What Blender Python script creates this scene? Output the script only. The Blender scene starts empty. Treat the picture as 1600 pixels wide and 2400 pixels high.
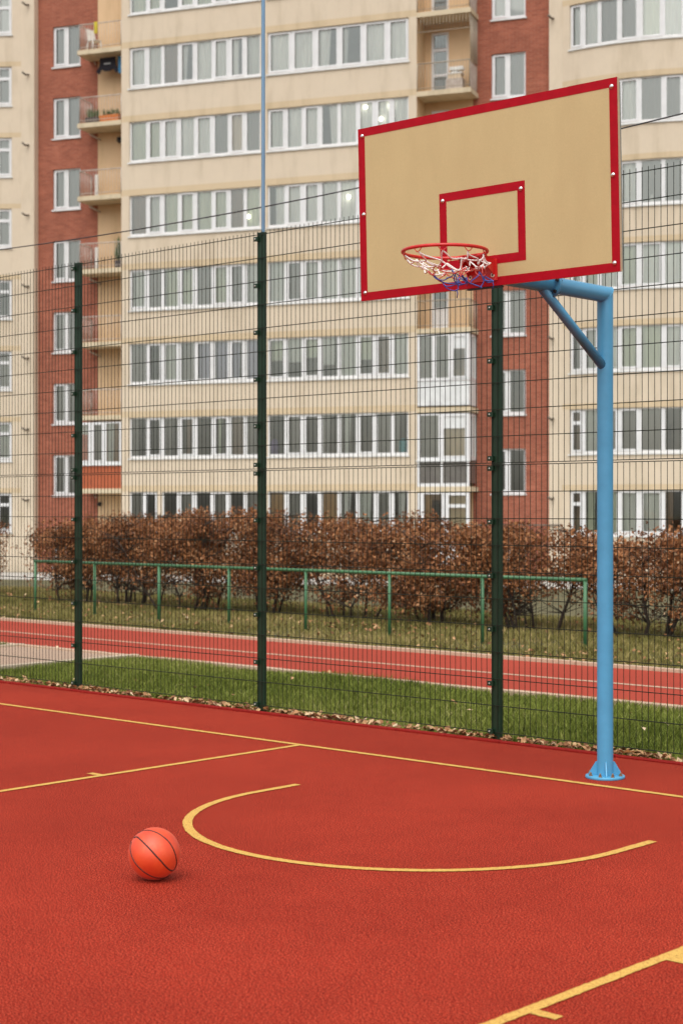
import bpy, math, random
import numpy as np
from mathutils import Vector, Matrix
random.seed(7); RNG = np.random.default_rng(11)
S = bpy.context.scene; COL = S.collection
PI = math.pi; R = math.radians

# ------------------------------------------------------------------ materials
def newmat(name):
    m = bpy.data.materials.new(name); m.use_nodes = True
    nt = m.node_tree; b = nt.nodes['Principled BSDF']
    return m, nt, b
def N(nt, t, **kw):
    n = nt.nodes.new(t)
    for k, v in kw.items(): setattr(n, k, v)
    return n
def rgba(c): return (c[0], c[1], c[2], 1)
def noise(nt, scale, detail=3, rough=.55, stretch=(1, 1, 1), src='Object'):
    tc = N(nt, 'ShaderNodeTexCoord'); mp = N(nt, 'ShaderNodeMapping'); mp.inputs['Scale'].default_value = stretch
    n = N(nt, 'ShaderNodeTexNoise'); n.inputs['Scale'].default_value = scale
    n.inputs['Detail'].default_value = detail; n.inputs['Roughness'].default_value = rough
    nt.links.new(tc.outputs[src], mp.inputs['Vector']); nt.links.new(mp.outputs['Vector'], n.inputs['Vector'])
    return n.outputs['Fac']
def ramp(nt, fac, stops):
    r = N(nt, 'ShaderNodeValToRGB'); e = r.color_ramp.elements
    while len(e) < len(stops): e.new(.5)
    for q, (p, c) in zip(e, stops): q.position = p; q.color = rgba(c)
    nt.links.new(fac, r.inputs['Fac']); return r.outputs['Color']
def mix(nt, a, b, fac, mode='MIX'):
    n = N(nt, 'ShaderNodeMix', data_type='RGBA', blend_type=mode)
    for sock, v in ((n.inputs[6], a), (n.inputs[7], b), (n.inputs[0], fac)):
        if hasattr(v, 'is_output'): nt.links.new(v, sock)
        else: sock.default_value = v if isinstance(v, float) else rgba(v)
    return n.outputs[2]
def bump(nt, b, fac, strength, dist):
    n = N(nt, 'ShaderNodeBump'); n.inputs['Strength'].default_value = strength; n.inputs['Distance'].default_value = dist
    nt.links.new(fac, n.inputs['Height']); nt.links.new(n.outputs['Normal'], b.inputs['Normal'])
def pm(name, c1, c2=None, scale=5., rough=.6, bmp=0., bdist=.002, stretch=(1, 1, 1), metal=0., spec=.5, lo=.35, hi=.65, detail=3, two=None):
    m, nt, b = newmat(name)
    if c2 is None: c2 = tuple(x * .86 for x in c1)
    f = noise(nt, scale, detail, .6, stretch)
    col = ramp(nt, f, [(lo, c2), (hi, c1)])
    if two:                                                # slow large-scale wear
        g = noise(nt, two[0], 3, .6, two[2] if len(two) > 2 else (1, 1, 1))
        col = mix(nt, col, ramp(nt, g, [(.3, (two[1],) * 3), (.7, (1, 1, 1))]), 1., 'MULTIPLY')
    nt.links.new(col, b.inputs['Base Color'])
    b.inputs['Roughness'].default_value = rough; b.inputs['Metallic'].default_value = metal
    b.inputs['Specular IOR Level'].default_value = spec
    if bmp: bump(nt, b, f, bmp, bdist)
    return m
def attrmat(name, stops, rough=.7, trans=0.):
    m, nt, b = newmat(name)
    a = N(nt, 'ShaderNodeAttribute', attribute_name='tint')
    nt.links.new(ramp(nt, a.outputs['Fac'], stops), b.inputs['Base Color'])
    b.inputs['Roughness'].default_value = rough; b.inputs['Specular IOR Level'].default_value = .25
    return m

M = {}
def court_mat():
    m, nt, b = newmat('red_rubber_granules')
    f1 = noise(nt, 155, 2, .6); f2 = noise(nt, 75, 3, .6); f3 = noise(nt, .6, 4, .6); f4 = noise(nt, 7, 4, .6)
    c = ramp(nt, f1, [(.38, (.04, .002, .0015)), (.465, (.24, .013, .007)), (.53, (.385, .031, .013)), (.62, (.62, .098, .05))])
    c = mix(nt, c, ramp(nt, f2, [(.35, (.84, .82, .8)), (.65, (1.06, 1.06, 1.06))]), 1., 'MULTIPLY')
    c = mix(nt, c, ramp(nt, f3, [(.33, (.85, .83, .83)), (.67, (1.06, 1.10, 1.10))]), 1., 'MULTIPLY')
    c = mix(nt, c, ramp(nt, f4, [(.3, (.91, .90, .90)), (.7, (1.04, 1.06, 1.06))]), 1., 'MULTIPLY')
    nt.links.new(c, b.inputs['Base Color']); b.inputs['Roughness'].default_value = .85; b.inputs['Specular IOR Level'].default_value = .08
    bump(nt, b, f1, .06, .002)
    return m
M['court'] = court_mat()
def line_mat():
    m, nt, b = newmat('yellow_court_paint')
    f1 = noise(nt, 130, 3, .7); f2 = noise(nt, 260, 2, .6)
    c = ramp(nt, f1, [(.36, (.36, .09, .02)), (.43, (.60, .34, .06)), (.6, (.72, .455, .105))])
    c = mix(nt, c, ramp(nt, f2, [(.3, (.8, .74, .65)), (.6, (1.05, 1.05, 1.05))]), 1., 'MULTIPLY')
    nt.links.new(c, b.inputs['Base Color']); b.inputs['Roughness'].default_value = .7
    bump(nt, b, f1, .5, .002)
    return m
M['line'] = line_mat()
M['kerb'] = pm('red_rubber_kerb', (.30, .016, .011), (.20, .010, .008), 60, .9, spec=.1)
M['track'] = pm('red_track_rubber', (.43, .068, .040), (.34, .05, .03), 120, .9, spec=.12, two=(.4, .85))
M['track_line'] = pm('cream_track_paint', (.60, .44, .31), (.47, .32, .22), 60, .85, spec=.2)
M['path'] = pm('tan_paving', (.45, .31, .215), (.36, .24, .165), 25, .85)
M['path_edge'] = pm('pale_kerbstone', (.56, .45, .32), None, 15, .85)
M['soil'] = pm('lawn_soil', (.085, .085, .03), (.05, .045, .02), 3, .95, two=(20, .7))
M['soil2'] = pm('verge_soil', (.15, .13, .055), (.085, .075, .03), 2.5, .95, two=(20, .7))
M['pavement'] = pm('grey_pavement', (.50, .47, .42), (.40, .38, .34), 4, .9)
M['grass'] = attrmat('grass_blades', [(0, (.065, .095, .010)), (.45, (.165, .20, .025)), (.8, (.27, .29, .055)), (1, (.42, .38, .15))])
M['grass2'] = attrmat('verge_grass_blades', [(0, (.09, .085, .018)), (.5, (.22, .19, .05)), (.85, (.34, .265, .10)), (1, (.42, .30, .14))])
M['litter'] = attrmat('dry_fallen_leaf', [(0, (.13, .05, .02)), (.4, (.38, .18, .08)), (.75, (.58, .36, .18)), (1, (.7, .52, .33))])
M['leaf'] = attrmat('russet_hedge_leaf', [(0, (.05, .02, .010)), (.3, (.16, .058, .022)), (.65, (.36, .15, .055)), (.9, (.48, .25, .115)), (1, (.58, .40, .24))], .6)
M['bark'] = pm('dark_bark', (.075, .05, .035), (.03, .02, .015), 20, .9)
M['post'] = pm('dark_green_coating', (.011, .036, .017), (.008, .028, .013), 8, .42, spec=.35)
M['wire'] = pm('dark_green_wire', (.012, .019, .009), (.009, .014, .008), 8, .5, spec=.3)
M['bolt'] = pm('zinc_bolt', (.62, .64, .58), None, 80, .35, metal=.7)
M['rail'] = pm('green_rail_paint', (.055, .175, .07), (.04, .13, .055), 6, .4)
M['blue'] = pm('light_blue_paint', (.092, .375, .61), (.082, .345, .57), 3, .33, two=(9, .90))
def chips(m, scale, thr, c):
    nt = m.node_tree; b = nt.nodes['Principled BSDF']; src = b.inputs['Base Color'].links[0].from_socket
    k = ramp(nt, noise(nt, scale, 5, .75, (1, 1, .45)), [(thr, (0, 0, 0)), (thr + .02, (1, 1, 1))])
    nt.links.new(mix(nt, src, c, k), b.inputs['Base Color'])
M['mast'] = pm('dull_blue_paint', (.10, .19, .28), (.085, .16, .24), 3, .5)
M['board'] = pm('tan_plywood', (.545, .44, .208), (.51, .405, .19), 5, .42, stretch=(1, 1, .35), two=(120, .93))
M['board_edge'] = pm('pale_plywood_edge', (.55, .42, .26), None, 40, .7)
M['steel'] = pm('grey_green_steel', (.22, .26, .22), None, 20, .5)
M['red'] = pm('red_board_paint', (.385, .004, .013), (.34, .003, .011), 18, .35, spec=.12)
M['rim'] = pm('red_rim_enamel', (.60, .022, .018), (.5, .015, .014), 14, .32)
M['black'] = pm('black_rubber', (.012, .012, .013), None, 20, .6)
M['screw'] = pm('shiny_bolt_head', (.75, .74, .71), None, 50, .18, metal=1.)
M['washer'] = pm('pale_washer', (.72, .66, .52), None, 50, .45)
M['brass'] = pm('rusty_nut', (.36, .22, .12), (.22, .12, .07), 90, .5, metal=.4)
M['cord_white'] = pm('white_net_cord', (.88, .84, .78), None, 200, .8)
M['cord_red'] = pm('red_net_cord', (.60, .10, .08), None, 200, .8)
M['cord_blue'] = pm('blue_net_cord', (.06, .10, .38), None, 200, .8)
chips(M['blue'], 16, .735, (.42, .44, .43)); chips(M['red'], 22, .74, (.40, .10, .09)); chips(M['board'], 6, .74, (.36, .27, .12))
def ball_mat():
    m, nt, b = newmat('orange_rubber')
    f = noise(nt, 9, 4, .6); g = noise(nt, 420, 1, .5)
    c = ramp(nt, f, [(.35, (.64, .042, .005)), (.6, (.72, .070, .009)), (.75, (.78, .14, .035))])
    nt.links.new(c, b.inputs['Base Color']); b.inputs['Roughness'].default_value = .5
    b.inputs['Specular IOR Level'].default_value = .75
    b.inputs['Sheen Weight'].default_value = .08; b.inputs['Sheen Tint'].default_value = (1, .75, .65, 1)
    bump(nt, b, g, .18, .0012)
    return m
M['ball'] = ball_mat()
M['seam'] = pm('dark_seam_rubber', (.03, .012, .01), None, 60, .6)
def wall_mat(name, c, dirt=.86):
    m, nt, b = newmat(name)
    f = noise(nt, 1.4, 5, .65); g = noise(nt, 2.2, 4, .6, (1, 1, .18)); h = noise(nt, 40, 2, .5)
    col = ramp(nt, f, [(.3, tuple(x * .93 for x in c)), (.7, c)])
    col = mix(nt, col, ramp(nt, g, [(.28, (dirt, dirt * .985, dirt * .95)), (.5, (1, 1, 1))]), 1., 'MULTIPLY')
    col = mix(nt, col, ramp(nt, h, [(.3, (.96, .96, .96)), (.7, (1.02, 1.02, 1.02))]), 1., 'MULTIPLY')
    nt.links.new(col, b.inputs['Base Color']); b.inputs['Roughness'].default_value = .9; b.inputs['Specular IOR Level'].default_value = .2
    return m
M['plaster'] = wall_mat('beige_plaster', (.67, .565, .43))
M['band'] = wall_mat('yellowed_plaster', (.63, .50, .33), .84)
M['peach'] = wall_mat('peach_plaster', (.67, .47, .28), .88)
M['concrete'] = wall_mat('cream_concrete', (.63, .53, .37), .78)
def brick_mat():
    m, nt, b = newmat('red_brick')
    tc = N(nt, 'ShaderNodeTexCoord'); sp = N(nt, 'ShaderNodeSeparateXYZ'); cb = N(nt, 'ShaderNodeCombineXYZ')
    nt.links.new(tc.outputs['Object'], sp.inputs[0]); nt.links.new(sp.outputs['X'], cb.inputs['X']); nt.links.new(sp.outputs['Z'], cb.inputs['Y'])
    br = N(nt, 'ShaderNodeTexBrick'); br.inputs['Scale'].default_value = 1.
    br.inputs['Brick Width'].default_value = .26; br.inputs['Row Height'].default_value = .077; br.inputs['Mortar Size'].default_value = .006
    br.inputs['Color1'].default_value = (.37, .118, .070, 1); br.inputs['Color2'].default_value = (.29, .088, .054, 1); br.inputs['Mortar'].default_value = (.36, .19, .13, 1)
    nt.links.new(cb.outputs[0], br.inputs['Vector'])
    g = noise(nt, 1.6, 5, .7, (1, 1, .6)); h = noise(nt, 5, 4, .6, (.35, 1, 2.4))
    col = mix(nt, br.outputs['Color'], ramp(nt, g, [(.3, (.82, .82, .82)), (.62, (1.04, 1.04, 1.04)), (.8, (1.25, 1.35, 1.4))]), 1., 'MULTIPLY')
    col = mix(nt, col, ramp(nt, h, [(.3, (.86, .86, .86)), (.7, (1.1, 1.1, 1.1))]), 1., 'MULTIPLY')
    nt.links.new(col, b.inputs['Base Color']); b.inputs['Roughness'].default_value = .9; b.inputs['Specular IOR Level'].default_value = .2
    return m
M['brick'] = brick_mat()
M['upvc'] = pm('white_window_plastic', (.73, .73, .725), (.68, .68, .675), 3, .35)
M['sill'] = pm('white_metal_sill', (.74, .75, .74), (.62, .63, .61), 4, .4)
def glass_mat(name, tint=(1, 1, 1), boost=1.):
    m, nt, b = newmat(name); nt.nodes.remove(b)
    out = nt.nodes['Material Output']; tr = N(nt, 'ShaderNodeBsdfTransparent'); gl = N(nt, 'ShaderNodeBsdfGlossy')
    gl.inputs['Roughness'].default_value = .02; gl.inputs['Color'].default_value = (.92, .95, .88, 1); tr.inputs['Color'].default_value = rgba(tint)
    fr = N(nt, 'ShaderNodeFresnel'); fr.inputs['IOR'].default_value = 1.5
    ml = N(nt, 'ShaderNodeMath', operation='MULTIPLY_ADD', use_clamp=True); ml.inputs[1].default_value = 2.2 * boost; ml.inputs[2].default_value = .13
    nt.links.new(fr.outputs[0], ml.inputs[0])
    mx = N(nt, 'ShaderNodeMixShader'); nt.links.new(ml.outputs[0], mx.inputs[0]); nt.links.new(tr.outputs[0], mx.inputs[1]); nt.links.new(gl.outputs[0], mx.inputs[2])
    nt.links.new(mx.outputs[0], out.inputs['Surface'])
    return m
M['glass'] = glass_mat('window_glass', (.94, .96, .93))
M['room'] = pm('dim_room_wall', (.34, .29, .23), (.26, .22, .18), 1.2, .9)
CURT = []  # pale sheers also put reflected sky haze on panes that lack a curtain
for nm, cc in (('white_sheer', (.90, .90, .86)), ('grey_sheer_and_haze', (.76, .77, .72)), ('greenish_sheer', (.72, .75, .60)), ('beige_curtain', (.74, .60, .42)), ('brown_curtain', (.30, .20, .13)), ('lilac_check', (.50, .48, .60)), ('grey_blind_and_reflection', (.36, .34, .31)), ('ochre_curtain', (.55, .33, .13))):
    M[nm] = pm(nm, cc, tuple(x * .85 for x in cc), 6, .9, stretch=(1, 1, .1)); CURT.append(nm)
M['brown_door'] = pm('brown_wood_door', (.20, .12, .07), (.15, .09, .05), 4, .6, stretch=(1, 1, .2))
M['dark_glass'] = pm('dark_tinted_panel', (.16, .15, .13), (.12, .11, .10), 2, .15)
M['white_panel'] = pm('white_ribbed_panel', (.74, .75, .74), (.64, .65, .64), 3, .5)
M['orange_panel'] = pm('orange_red_cladding', (.42, .10, .035), (.36, .085, .03), 3, .6)
M['pale_rail'] = pm('pale_painted_rail', (.56, .50, .44), (.42, .34, .28), 6, .6)
M['dark_rail'] = pm('grey_brown_rail', (.40, .33, .25), None, 6, .6)
M['dark_metal'] = pm('dark_metal_pipe', (.16, .13, .10), None, 6, .6)
M['cloth_black'] = pm('black_cotton', (.015, .013, .02), None, 8, .9)
M['cloth_blue'] = pm('blue_cotton', (.06, .24, .42), (.04, .17, .32), 8, .9)
M['cloth_teal'] = pm('turquoise_fabric', (.08, .42, .48), None, 8, .9)
M['cloth_purple'] = pm('purple_fabric', (.20, .13, .34), None, 8, .9)
M['white_plastic'] = pm('white_plastic', (.78, .77, .72), None, 8, .4)
M['grey_print'] = pm('grey_print', (.4, .4, .4), None, 8, .8)
M['yellow_cloth'] = pm('yellow_cloth', (.55, .45, .04), None, 8, .9)
M['orange_box'] = pm('orange_plastic', (.70, .20, .03), None, 8, .5)
M['pot'] = pm('dark_pot', (.07, .06, .06), None, 8, .7)
M['green_leaf'] = pm('pot_plant_leaf', (.10, .16, .05), (.06, .10, .03), 20, .6)
M['cable'] = pm('black_cable_sheath', (.03, .03, .03), None, 8, .6)
def emit(name, c, s):
    m, nt, b = newmat(name); b.inputs['Base Color'].default_value = rgba(c)
    b.inputs['Emission Color'].default_value = rgba(c); b.inputs['Emission Strength'].default_value = s
    return m
M['lamp'] = emit('lit_lamp_globe', (1, .95, .85), 3.5)

# ------------------------------------------------------------------ mesh helpers
class MB:
    def __init__(self): self.v = []; self.f = []; self.m = []; self.sm = []
    def add(self, vs, fs, mi=0, smooth=False):
        o = len(self.v); self.v += [tuple(p) for p in vs]
        for f in fs: self.f.append(tuple(i + o for i in f)); self.m.append(mi); self.sm.append(smooth)
    def quad(self, a, b, c, d, mi=0): self.add([a, b, c, d], [(0, 1, 2, 3)], mi)
    def box(self, x0, x1, y0, y1, z0, z1, mi=0, fn=None):
        vs = [(x, y, z) for z in (z0, z1) for y in (y0, y1) for x in (x0, x1)]
        if fn: vs = [fn(*p) for p in vs]
        self.add(vs, [(0, 2, 3, 1), (4, 5, 7, 6), (0, 1, 5, 4), (2, 6, 7, 3), (0, 4, 6, 2), (1, 3, 7, 5)], mi)
    def bevbox(self, x0, x1, y0, y1, z0, z1, b, mi=0, fn=None):
        # box with bevelled vertical edges
        pts = [(x0 + b, y0), (x1 - b, y0), (x1, y0 + b), (x1, y1 - b), (x1 - b, y1), (x0 + b, y1), (x0, y1 - b), (x0, y0 + b)]
        vs = [(x, y, z0) for x, y in pts] + [(x, y, z1) for x, y in pts]
        if fn: vs = [fn(*p) for p in vs]
        self.add(vs, [tuple(range(7, -1, -1)), tuple(range(8, 16))] + [(i, (i + 1) % 8, 8 + (i + 1) % 8, 8 + i) for i in range(8)], mi)
    def tube(self, pts, r, n=8, mi=0, smooth=True, closed=False, caps=True):
        pts = [Vector(p) for p in pts]; k = len(pts); rs = r if isinstance(r, (list, tuple)) else [r] * k
        t0 = (pts[1] - pts[0]).normalized(); up = Vector((0, 0, 1)) if abs(t0.z) < .9 else Vector((1, 0, 0))
        a = t0.cross(up).normalized(); vs = []
        for i, p in enumerate(pts):
            t = (pts[(i + 1) % k] - pts[i - 1]) if (closed or 0 < i < k - 1) else (pts[1] - pts[0] if i == 0 else pts[-1] - pts[-2])
            t.normalize(); a = (a - t * a.dot(t)); a = a.normalized() if a.length > 1e-6 else t.orthogonal().normalized()
            b = t.cross(a)
            for j in range(n):
                q = 2 * PI * (j + .5) / n; vs.append(p + (a * math.cos(q) + b * math.sin(q)) * rs[i])
        fs = []
        for i in range(k if closed else k - 1):
            for j in range(n):
                i2 = (i + 1) % k; fs.append((i * n + j, i * n + (j + 1) % n, i2 * n + (j + 1) % n, i2 * n + j))
        self.add(vs, fs, mi, smooth)
        if caps and not closed:
            o = len(self.v) - len(vs)
            self.f += [tuple(o + j for j in range(n - 1, -1, -1)), tuple(o + (k - 1) * n + j for j in range(n))]; self.m += [mi, mi]; self.sm += [False, False]
    def sphere(self, c, r, n=16, m=10, mi=0, sx=1, sy=1, sz=1):
        vs = [(c[0], c[1], c[2] - r * sz)]
        for i in range(1, m):
            p = -PI / 2 + PI * i / m
            for j in range(n):
                q = 2 * PI * j / n; vs.append((c[0] + r * sx * math.cos(p) * math.cos(q), c[1] + r * sy * math.cos(p) * math.sin(q), c[2] + r * sz * math.sin(p)))
        vs.append((c[0], c[1], c[2] + r * sz)); fs = [(0, 1 + (j + 1) % n, 1 + j) for j in range(n)]
        for i in range(m - 2):
            for j in range(n): fs.append((1 + i * n + j, 1 + i * n + (j + 1) % n, 1 + (i + 1) * n + (j + 1) % n, 1 + (i + 1) * n + j))
        o = 1 + (m - 2) * n; fs += [(o + j, o + (j + 1) % n, len(vs) - 1) for j in range(n)]
        self.add(vs, fs, mi, True)
    def lathe(self, prof, c, n=24, mi=0, smooth=True):
        vs = []; k = len(prof)
        for r, z in prof:
            for j in range(n): vs.append((c[0] + r * math.cos(2 * PI * j / n), c[1] + r * math.sin(2 * PI * j / n), c[2] + z))
        fs = [(i * n + j, i * n + (j + 1) % n, (i + 1) * n + (j + 1) % n, (i + 1) * n + j) for i in range(k - 1) for j in range(n)]
        self.add(vs, fs, mi, smooth); o = len(self.v) - len(vs)
        self.f += [tuple(o + j for j in range(n - 1, -1, -1)), tuple(o + (k - 1) * n + j for j in range(n))]; self.m += [mi, mi]; self.sm += [False, False]
    def xf(self, fn): self.v = [tuple(fn(*p)) for p in self.v]; return self

def link(name, mb, mats, parent=None, off=(0, 0, 0), loc=None):
    me = bpy.data.meshes.new(name)
    me.from_pydata([(p[0] - off[0], p[1] - off[1], p[2] - off[2]) for p in mb.v], [], mb.f)
    for k in (mats if isinstance(mats, (list, tuple)) else [mats]): me.materials.append(M[k])
    me.polygons.foreach_set('material_index', mb.m); me.polygons.foreach_set('use_smooth', mb.sm); me.update()
    o = bpy.data.objects.new(name, me); COL.objects.link(o)
    if parent: o.parent = parent
    o.location = loc if loc is not None else (off if parent is None else (0, 0, 0))
    return o
def tag(o, label=None, cat=None, group=None, kind=None):
    for k, v in (('label', label), ('category', cat), ('group', group), ('kind', kind)):
        if v: o[k] = v
    return o
def thing(name, label, cat, loc=(0, 0, 0), rz=0., group=None):
    o = bpy.data.objects.new(name, None); o.empty_display_size = .2; COL.objects.link(o)
    o.location = loc; o.rotation_euler = (0, 0, rz); return tag(o, label, cat, group)
def copy_part(o, parent, loc=None):
    c = o.copy(); COL.objects.link(c); c.parent = parent
    if loc is not None: c.location = loc
    return c

# court coordinates: x along the end line (towards the right, near side), y away from the court, z up
# ------------------------------------------------------------------ ground, court, track
def sheet(name, x0, x1, y0, y1, z, mat, kind='structure', th=0., parent=None, nx=1, ny=1):
    mb = MB()
    if th: mb.box(x0, x1, y0, y1, z - th, z)
    else:
        for i in range(nx):
            for j in range(ny):
                a, b = x0 + (x1 - x0) * i / nx, x0 + (x1 - x0) * (i + 1) / nx; c, d = y0 + (y1 - y0) * j / ny, y0 + (y1 - y0) * (j + 1) / ny
                mb.quad((a, c, z), (b, c, z), (b, d, z), (a, d, z))
    o = link(name, mb, mat, parent)
    if kind and not parent: tag(o, kind=kind)
    return o
mb = MB(); ys = [-600, -60, 1.0, 6.6, 13.2, 15.5, 700]; zs = [-.05, -.05, -.05, -.03, -.03, -.70, -.70]
for i in range(6):
    mb.quad((-700, ys[i], zs[i]), (700, ys[i], zs[i]), (700, ys[i + 1], zs[i + 1]), (-700, ys[i + 1], zs[i + 1]), 0 if i < 3 else 1)
tag(link('ground', mb, ['soil', 'soil2']), kind='structure')
court = sheet('court', -30, 34, -34, 1.05, 0, 'court', th=.06)
mb = MB()
for i in range(64): mb.bevbox(-30 + i, -29.004 + i, 1.056, 1.135, -.06, .012 + RNG.uniform(-.003, .003), .012)
tag(link('court_kerb', mb, 'kerb'), kind='structure')
def ragged(mb, pts, w, z, step=.02, jit=.0013, shift=0.):
    # painted stripe with a slightly broken edge
    P = [Vector((p[0], p[1], 0)) for p in pts]; seg = []
    for a, b in zip(P[:-1], P[1:]):
        n = max(1, int((b - a).length / step)); seg += [a + (b - a) * (i / n) for i in range(n)]
    seg.append(P[-1]); L = len(seg); vs = []
    for i, p in enumerate(seg):
        t = (seg[min(i + 1, L - 1)] - seg[max(i - 1, 0)]).normalized(); nr = Vector((-t.y, t.x, 0))
        for s in (1, -1): q = p + nr * (s * w / 2 + shift + random.gauss(0, jit)); vs.append((q.x, q.y, z))
    mb.add(vs, [(2 * i, 2 * i + 1, 2 * i + 3, 2 * i + 2) for i in range(L - 1)])
def marking(name, lines, mat='line', z=.004, parent=court, jit=.0013):
    mb = MB()
    for pts, w in lines: ragged(mb, pts, w, z, jit=jit)
    return link(name, mb, mat, parent)
marking('end_line', [([(-9.5, 0), (10.5, 0)], .052)])
UR = 4.90
marking('lane_line', [([(0, -.027), (0, -5.8)], .052)])
marking('lane_line', [([(UR, -.027), (UR, -5.8)], .052)])
for sgn, u in ((-1, 0.), (1, UR)):
    a = u + sgn * .0265; b = u + sgn * .13
    for v0, w in ((-1.84, .05), (-2.91, .40), (-3.965, .05), (-4.82, .05)):
        marking('lane_mark' if w < .1 else 'neutral_zone_mark', [([(a, v0), (b, v0)], w)])
cu, cv = 2.443, -1.592
arc = [(cu - 1.275, -1.235)] + [(cu + 1.275 * math.cos(PI + PI * i / 90), cv + 1.275 * math.sin(PI + PI * i / 90)) for i in range(91)] + [(cu + 1.275, -1.235)]
marking('semicircle_line', [(arc, .052)])
marking('free_throw_line', [([(.027, -5.8), (UR - .027, -5.8)], .052)])
track = sheet('running_track', -90, 60, 3.92, 6.46, .0, 'track', th=.05)
marking('track_line', [([(-80, 5.12), (55, 5.12)], .075)], 'track_line', .004, track, .001)
for a, b, zt in ((3.80, 3.915, .012), (6.465, 6.57, .035)):
    mb = MB()
    for i in range(120): mb.bevbox(-80 + i, -79.006 + i, a, b, -.06, zt + RNG.uniform(-.003, .003), .008)
    link('track_kerb', mb, 'track_line', track)
path = sheet('path', -8.62, -6.52, 1.22, 3.915, -.004, 'path', th=.05)
for a, b in ((-8.74, -8.625), (-6.515, -6.40)):
    mb = MB(); mb.bevbox(a, b, 1.22, 3.915, -.05, .02, .01); link('path_edging', mb, 'path_edge', path)

# ------------------------------------------------------------------ grass, leaves
def tris(name, V, F, tint, mat, label=None, cat=None, kind=None, parent=None):
    me = bpy.data.meshes.new(name); nv, nf = len(V), len(F); k = F.shape[1]
    me.vertices.add(nv); me.loops.add(nf * k); me.polygons.add(nf)
    me.vertices.foreach_set('co', V.astype(np.float32).ravel()); me.loops.foreach_set('vertex_index', F.astype(np.int32).ravel())
    me.polygons.foreach_set('loop_start', np.arange(0, nf * k, k, dtype=np.int32))
    at = me.attributes.new('tint', 'FLOAT', 'POINT'); at.data.foreach_set('value', tint.astype(np.float32))
    me.materials.append(M[mat]); me.update(); me.validate()
    o = bpy.data.objects.new(name, me); COL.objects.link(o)
    if parent: o.parent = parent
    return tag(o, label, cat, None, kind)
def patch(x, y, s):                                            # smooth value noise 0..1
    return .5 + .25 * (np.sin(x * s + 1.3 * np.sin(y * s * .7 + 2)) + np.sin(y * s * 1.31 + 1.7 * np.sin(x * s * .53 + 1)))
def blades(P, hmin, hmax, w, mat, name, label, z0, tlo, thi, tuft=0.):
    n = len(P); a = RNG.uniform(0, 2 * PI, n); h = RNG.uniform(hmin, hmax, n) * (.65 + .7 * patch(P[:, 0], P[:, 1], 2.1))
    lean = RNG.normal(0, .38, (n, 2)) * h[:, None]; d = np.stack([np.cos(a), np.sin(a)], 1) * (w * RNG.uniform(.6, 1.3, n))[:, None]
    V = np.zeros((n, 5, 3)); V[:, 0, :2] = P - d; V[:, 1, :2] = P + d
    mid = P + lean * .35; V[:, 2, :2] = mid + d * .8; V[:, 3, :2] = mid - d * .8; V[:, 4, :2] = P + lean * 1.1
    V[:, :2, 2] = z0; V[:, 2:4, 2] = z0 + (h * .55)[:, None]; V[:, 4, 2] = z0 + h
    b = np.arange(n)[:, None] * 5
    F = np.concatenate([b + np.array([[0, 1, 2]]), b + np.array([[0, 2, 3]]), b + np.array([[3, 2, 4]])])
    t = np.clip(RNG.normal(tlo + (thi - tlo) * patch(P[:, 0] + 7, P[:, 1], 1.3) + .10 * np.sin(P[:, 0] * 6.3) * np.sin(P[:, 1] * 8.1 + P[:, 0]), .2, n), 0, 1)
    return tris(name, V.reshape(-1, 3), F, np.repeat(t, 5), mat, label, 'grass', 'stuff')
def scatter(n, x0, x1, y0, y1): return np.stack([RNG.uniform(x0, x1, n), RNG.uniform(y0, y1, n)], 1)
P = scatter(190000, -15, 8, 1.27, 3.80); P = P[(P[:, 0] < -8.8) | (P[:, 0] > -6.36)]
blades(P, .05, .105, .0042, 'grass', 'grass', 'bright green lawn grass between the mesh fence and the running track', -.05, .3, .62)
P = scatter(240000, -30, 6, 6.63, 13.3); P = P[RNG.uniform(0, 1, len(P)) < .35 + .75 * patch(P[:, 0], P[:, 1], 1.7)]
blades(P, .04, .10, .006, 'grass2', 'verge_grass', 'patchy leaf-strewn verge grass between the running track and the hedge', -.03, .3, .7)
def leaves(P, z, size, name, label, mat='litter', tm=.55):
    n = len(P); a = RNG.uniform(0, 2 * PI, n); s = RNG.uniform(.55, 1.2, n) * size; til = RNG.normal(0, .5, n); fold = RNG.uniform(.1, .8, n)
    L = np.stack([np.cos(a), np.sin(a), np.sin(til)], 1); W = np.stack([-np.sin(a), np.cos(a), RNG.normal(0, .35, n)], 1)
    C = np.concatenate([P, np.full((n, 1), z) + RNG.uniform(0, .03, (n, 1))], 1)
    L = L * s[:, None]; W = W * (s * .34)[:, None]; up = np.zeros((n, 3)); up[:, 2] = s * .3 * fold
    V = np.stack([C - L * .5, C - L * .05 + W + up, C + L * .5, C - L * .05 - W + up], 1)
    V[:, :, 2] = np.maximum(V[:, :, 2], z)
    b = np.arange(n)[:, None] * 4; F = np.concatenate([b + np.array([[0, 1, 2]]), b + np.array([[0, 2, 3]])])
    t = np.clip(RNG.normal(tm, .25, n), 0, 1)
    return tris(name, V.reshape(-1, 3), F, np.repeat(t, 4), mat, label, 'leaves', 'stuff')
x = RNG.uniform(-12, 7, 4000); y = 1.14 + np.abs(RNG.normal(0, .055, 4000)) + .02
k = RNG.uniform(0, 1, 4000) < .25 + .8 * patch(x * 2.2, y, 2.)
leaves(np.stack([x[k], y[k]], 1), .0, .062, 'fallen_leaves', 'dry tan leaves blown into a line along the foot of the mesh fence', tm=.5)
P = scatter(5200, -28, 5, 6.5, 11.8); P = P[RNG.uniform(0, 1, len(P)) < patch(P[:, 0] + 3, P[:, 1] * 1.5, .9) ** 1.3]
leaves(P, .02, .065, 'fallen_leaves', 'dry brown leaves scattered over the verge in front of the hedge', tm=.38)
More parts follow.
